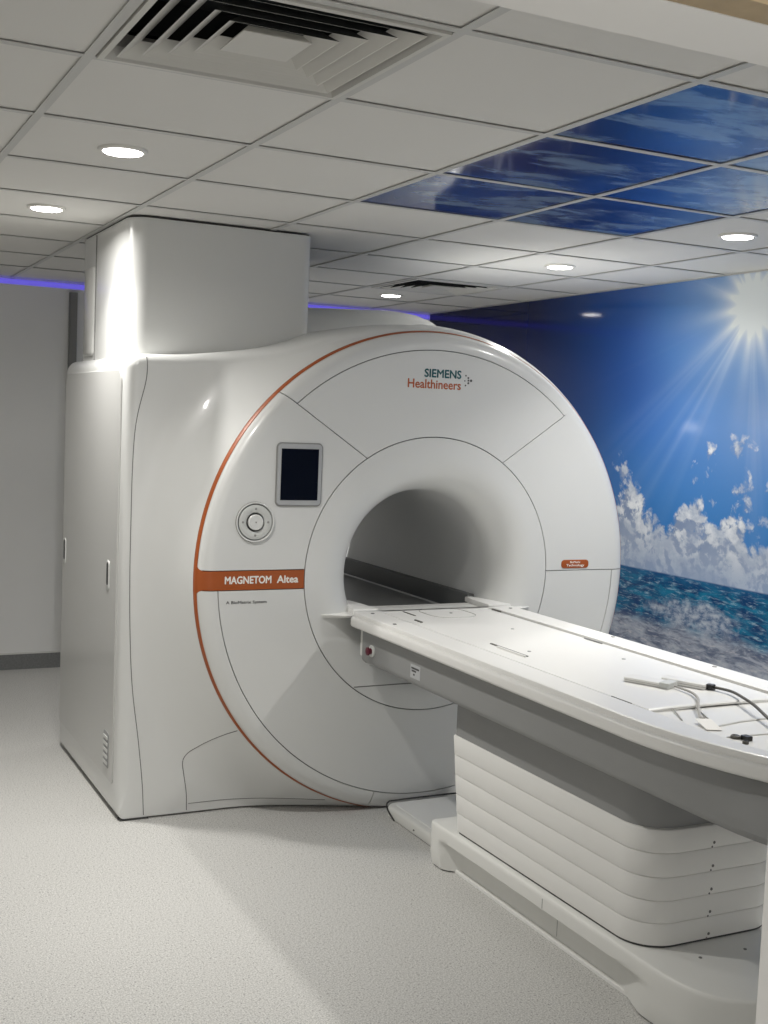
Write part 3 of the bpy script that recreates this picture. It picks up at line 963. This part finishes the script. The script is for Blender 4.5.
# head recess lines, slots and caps
def loop_on_board(name, P, r, m, z=.8585):
    pts = [(x, y, z) for x, y in P] + [(P[0][0], P[0][1], z)]
    return tp(name, *tube_vf(pts, r, 5), m, board)
loop_on_board('head_recess_line', rrect(TX-.10, TX+.10, 1.98, 2.20, .07, 6), .0016, 'cable_light')
for k, (x, y, w, l) in enumerate([(1.645, 1.345, .010, .12), (2.058, 1.42, .006, .055), (1.655, 2.11, .007, .055), (2.068, 2.11, .007, .035), (1.61, 1.945, .010, .03)]):
    tp('slot', *prism_vf(rrect(x-w/2, x+w/2, y-l, y+l, w*.45, 4), [(.855, 0), (.8592, 0)]), 'cable_dark' if k != 1 else 'skirt', board, smooth=0)
tp('slot_lip', *prism_vf(rrect(1.629, 1.637, 1.22, 1.40, .003, 3), [(.855, 0), (.8612, 0), (.862, .001)]), 'top', board)
for x, y in ((1.835, 2.086), (1.886, 1.70), (1.70, 1.30), (1.95, 1.10)):
    tp('cap', *lathe_vf([(.007, 0), (.007, .0025), (.005, .0032), (0, .0032)], 14, 'z', (x, y, .8565)), 'cable_dark' if y > 2 else 'skirt', board)
for x, y in ((1.475, 1.885), (1.50, 2.13), (2.15, 2.13), (2.17, 1.45), (2.17, .9)):
    tp('edge_cap', *lathe_vf([(.008, 0), (.008, .002), (.006, .003), (0, .003)], 14, 'z', (x, y, .8548)), 'seam' if x < 2 else 'skirt')
for s in (-1, 1):
    tp('board_track', *box_vf(TX+s*.254-.0025, TX+s*.254+.0025, .52, 2.09, .8378, .8395), 'skirt', smooth=0)
tp('track_gap', *box_vf(1.572, 1.5755, .575, .67, .8475, .8495), 'cable_dark', smooth=0)
# foot tray
tray = tp('foot_tray', *prism_vf(foot_outline(.240, -.07, .22, .50, 2.6, .01), soft_levels(.8375, .841, 0, .002)), 'top')
tp('tray_rib', *tube_vf([(1.60, .30, .842), (1.75, .33, .843), (2.0, .345, .843), (2.05, .34, .842)], .003, 6), 'top', tray)
tp('tray_rib', *tube_vf([(1.60, .215, .842), (1.80, .20, .843), (2.04, .215, .842)], .0025, 6), 'top', tray)
for x, y, r in ((1.618, .203, .013), (1.604, .152, .008), (1.655, .108, .008)):
    s_ = tp('socket', *lathe_vf([(r, 0), (r, .007), (r*.8, .009), (r*.66, .009), (r*.6, .004), (0, .004)], 20, 'z', (x, y, .8405 if y > .14 else .8405)), 'cable_dark' if r < .015 else 'knob', tray)
    tp('socket_core', *lathe_vf([(r*.5, 0), (r*.5, .008), (0, .009)], 14, 'z', (x+.003, y-.003, .8405)), 'black', s_)
tp('latch', *box_vf(1.623, 1.641, .166, .19, .8405, .853), 'black', tray, smooth=0)
for a_, b_ in (((1.655, .492), (1.604, .395)), ((1.735, .492), (1.672, .352))):
    tp('tray_strap', *tube_vf([(a_[0], a_[1], .846), (b_[0], b_[1], .8425)], .0022, 5), 'cable_light', tray)
# skirt, mid box, bellows, base
oS = foot_outline(.348, -.24, .14, 2.165, 3.0, .012)
oS2 = []
for a_, b_ in zip(oS, oS[1:]+oS[:1]):
    n_ = max(1, int(math.hypot(b_[0]-a_[0], b_[1]-a_[1])/.05))
    oS2 += [(a_[0]+(b_[0]-a_[0])*k/n_, a_[1]+(b_[1]-a_[1])*k/n_) for k in range(n_)]
def skin(d):
    return lambda p, z: d+.075*smooth01(min(1, max(0, (.32-p[1])/.36)))*min(1, max(0, (z-.68)/.115))
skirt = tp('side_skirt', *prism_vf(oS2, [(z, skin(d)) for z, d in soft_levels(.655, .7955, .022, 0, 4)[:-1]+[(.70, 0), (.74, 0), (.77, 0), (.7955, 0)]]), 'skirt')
tp('head_cap', *box_vf(TX-.335, TX+.335, 2.1655, 2.20, .675, .7955), 'base', smooth=0)
tp('neck', *prism_vf(foot_outline(.28, .14, .36, 1.56, 2.6, .02), [(.635, 0), (.656, 0)]), 'neck')
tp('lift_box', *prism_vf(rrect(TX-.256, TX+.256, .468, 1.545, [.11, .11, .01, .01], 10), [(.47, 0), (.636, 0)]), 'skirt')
zs = [.1705, .236, .302, .370, .440, .508]
YBF = .452
def lean(V): return [(x, y+(.058*(z-.17)/.34 if y > 1.0 else 0), z) for x, y, z in V]
for k in range(5):
    o = rrect(TX-.262, TX+.262, YBF, 1.492, [.115, .115, .008, .008], 12)
    V, F = prism_vf(o, [(zs[k]+.0012, .004), (zs[k]+.0016, .0), (zs[k]+.004, -.0008), (zs[k+1]-.003, -.0004), (zs[k+1]-.001, .001), (zs[k+1]+.001, .004)])
    tp('bellows_segment', lean(V), F, 'bellow')
for k in range(5):
    z = .5*(zs[k]+zs[k+1])-.018
    tp('screw', *lathe_vf([(.0045, .004), (.0045, -.0015), (0, -.002)], 12, 'y', (1.80, YBF, z)), 'seam')
    tp('screw', *lathe_vf([(.003, .004), (.003, -.0015), (0, -.002)], 12, 'y', (1.793, YBF, z-.012)), 'seam')
BHW = .288
oBase = foot_outline(BHW, .09, .38, 1.655, 2.6, .03, 30)
# resample sides so the kick recess can follow them
dense = []
for a, b in zip(oBase, oBase[1:]+oBase[:1]):
    L_ = math.hypot(b[0]-a[0], b[1]-a[1]); n_ = max(1, int(L_/.02))
    for k in range(n_): dense.append((a[0]+(b[0]-a[0])*k/n_, a[1]+(b[1]-a[1])*k/n_))
def kick(p, z):
    y = p[1]
    up = .098+.012
    a = smooth01(min(1, max(0, (y-.36)/.26)))*smooth01(min(1, max(0, (1.575-y)/.07)))
    v = smooth01(min(1, max(0, (.118-z)/.026)))
    base_in = .012*(1-min(1, z/.05)) if z < .05 else 0
    return max(base_in, .062*a*v)
def top_round(d): return lambda p, z: d
lv = [(z, kick) for z in (.006, .02, .045, .07, .088, .096, .102, .108, .113, .118, .13)] + [(.152, top_round(0)), (.160, top_round(.0015)), (.1635, top_round(.005)), (.165, top_round(.010))]
base = tp('pedestal_base', *prism_vf(dense, lv), 'base')
tp('base_seam', *tube_vf([(TX-BHW-.0003, .905, .152), (TX-BHW-.0003, .905, .12)], .001, 5), 'skirt', base)
tp('base_seam', *tube_vf([(TX-BHW+.0617, .905, .09), (TX-BHW+.0617, .905, .02)], .001, 5), 'skirt', base)
tp('floor_strip', *prism_vf(foot_outline(.240, .15, .38, 1.64, 2.6, .02), [(.0005, 0), (.010, 0), (.012, .002)]), 'top', base)
tp('bellows_gasket', *prism_vf(rrect(TX-.259, TX+.259, YBF+.003, 1.490, [.113, .113, .014, .014], 12), [(.1645, 0), (.1725, 0)]), 'dark', base)
for x, y in ((1.70, .37), (1.86, .365), (1.98, .37)):
    tp('base_cap', *lathe_vf([(.005, 0), (.005, .002), (0, .0022)], 12, 'z', (x, y, .1648)), 'seam', base)
# docking plate and its dark gasket
plate = tp('docking_plate', *prism_vf(rrect(TX-.198, TX+.198, 1.657, 2.200, [.01, .01, .05, .05], 8), soft_levels(.002, .046, .004, .014)), 'base')
tp('plate_inset', *prism_vf(rrect(TX-.165, TX+.165, 1.66, 2.18, [.01, .01, .03, .03], 6), [(.045, 0), (.0485, .002)]), 'shell_matt', plate)
P = [(TX-.199, 2.10, .003), (TX-.200, 2.16, .03), (TX-.185, 2.190, .050), (TX-.13, 2.1995, .052), (TX+.13, 2.1995, .052), (TX+.185, 2.190, .050), (TX+.2, 2.16, .03)]
tp('plate_gasket', *tube_vf(spline(P, 6), .0035, 6), 'dark', plate)
tp('plate_screw', *lathe_vf([(.004, -.002), (.004, .002), (0, .002)], 10, 'z', (TX-.1985, 1.93, .02)), 'dark', plate)
# emergency stop and rating label on the skirt flank
es = tp('emergency_button', *[[(TX-.348-(v[2]), v[0], v[1]) for v in lathe_vf([(.024, -.004), (.024, .005), (.021, .007), (0, .007)], 28)[0]], lathe_vf([(.024, -.004), (.024, .005), (.021, .007), (0, .007)], 28)[1]], 'knob', skirt)
for v in es.data.vertices: v.co += Vector((0, 2.062, .718))
lv2 = lathe_vf([(.012, .006), (.012, .014), (.017, .018), (.016, .024), (.010, .027), (0, .028)], 28)
eb = tp('red_push_cap', [(TX-.348-v[2], v[0]+2.062, v[1]+.718) for v in lv2[0]], lv2[1], 'ink_red', es)
lab = tp('rating_label', *box_vf(TX-.3489, TX-.347, 1.66, 1.735, .685, .735), 'bezel', skirt, smooth=0)
for k, (a, b, z) in enumerate(((1.668, 1.728, .722), (1.690, 1.725, .712), (1.700, 1.712, .699))):
    tp('print_line', *box_vf(TX-.3493, TX-.3485, a, b, z-.0035, z+.0035), 'ink_dark', lab, smooth=0)

# ================================================================ LOOSE THINGS ON THE TABLE
def connector(name, label, a, b, w, h, cable, mcab, tipblack, zc=.8538):
    a, b = Vector((a[0], a[1], 0)), Vector((b[0], b[1], 0))
    e = empty(name, (*((a+b)/2)[:2], zc)); tag(e, label, 'connector', 'coil plugs on the table')
    t = (b-a).normalized(); l = (b-a).length; ang = math.atan2(t.y, t.x)
    e.rotation_euler = (0, 0, ang)
    P = rrect(-l/2, l/2, -w/2, w/2, .008, 4)
    obj('plug_body', *prism_vf(P, soft_levels(0, h, .002, .003, 3)), 'top', e)
    obj('plug_seam', *prism_vf(rrect(-l/2-.0006, l/2+.0006, -w/2-.0006, w/2+.0006, .008, 4), [(h*.42, 0), (h*.42+.0015, 0)]), 'cable_light', e)
    obj('grip', *prism_vf(rrect(l/2-.030, l/2+.004, -w/2-.003, w/2+.003, .006, 4), soft_levels(0, h+.003, .001, .003, 3)), 'black' if tipblack else 'knob', e) if not tipblack else \
        obj('grip', *prism_vf(rrect(l/2-.004, l/2+.022, -w*.22, w*.22, .006, 4), soft_levels(0, h, .001, .003, 3)), 'black', e)
    inv = (Matrix.Translation(e.location) @ Matrix.Rotation(ang, 4, 'Z')).inverted()
    obj('cable', *tube_vf([inv @ p for p in spline(cable, 8)], .0045 if tipblack else .0038, 8), mcab, e)
    return e
connector('coil_connector', 'flat white coil plug with a pale grey cable on the table', (1.752, .825), (1.815, .69), .060, .014,
          [(1.818, .680, .861), (1.81, .60, .861), (1.775, .53, .862), (1.73, .475, .861), (1.69, .425, .853), (1.66, .385, .850), (1.648, .360, .852)], 'cable_light', False)
connector('coil_connector', 'white coil plug with black end and dark cable across the tray', (1.855, .775), (1.915, .645), .055, .016,
          [(1.925, .625, .862), (1.93, .56, .864), (1.90, .48, .866), (1.86, .39, .866), (1.80, .27, .860), (1.75, .16, .858), (1.72, .06, .858), (1.71, -.04, .857)], 'cable_dark', True)
tg = obj('cable_tag', *prism_vf(rrect(-.022, .022, -.042, .042, .004, 3), [(0, 0), (.0012, 0)]), 'white', None)
tg.location = (1.630, .318, .8475); tg.rotation_euler = (math.radians(6), 0, math.radians(-20))
tag(tg, 'small white card tag at the end of the pale cable in the foot tray', 'tag')
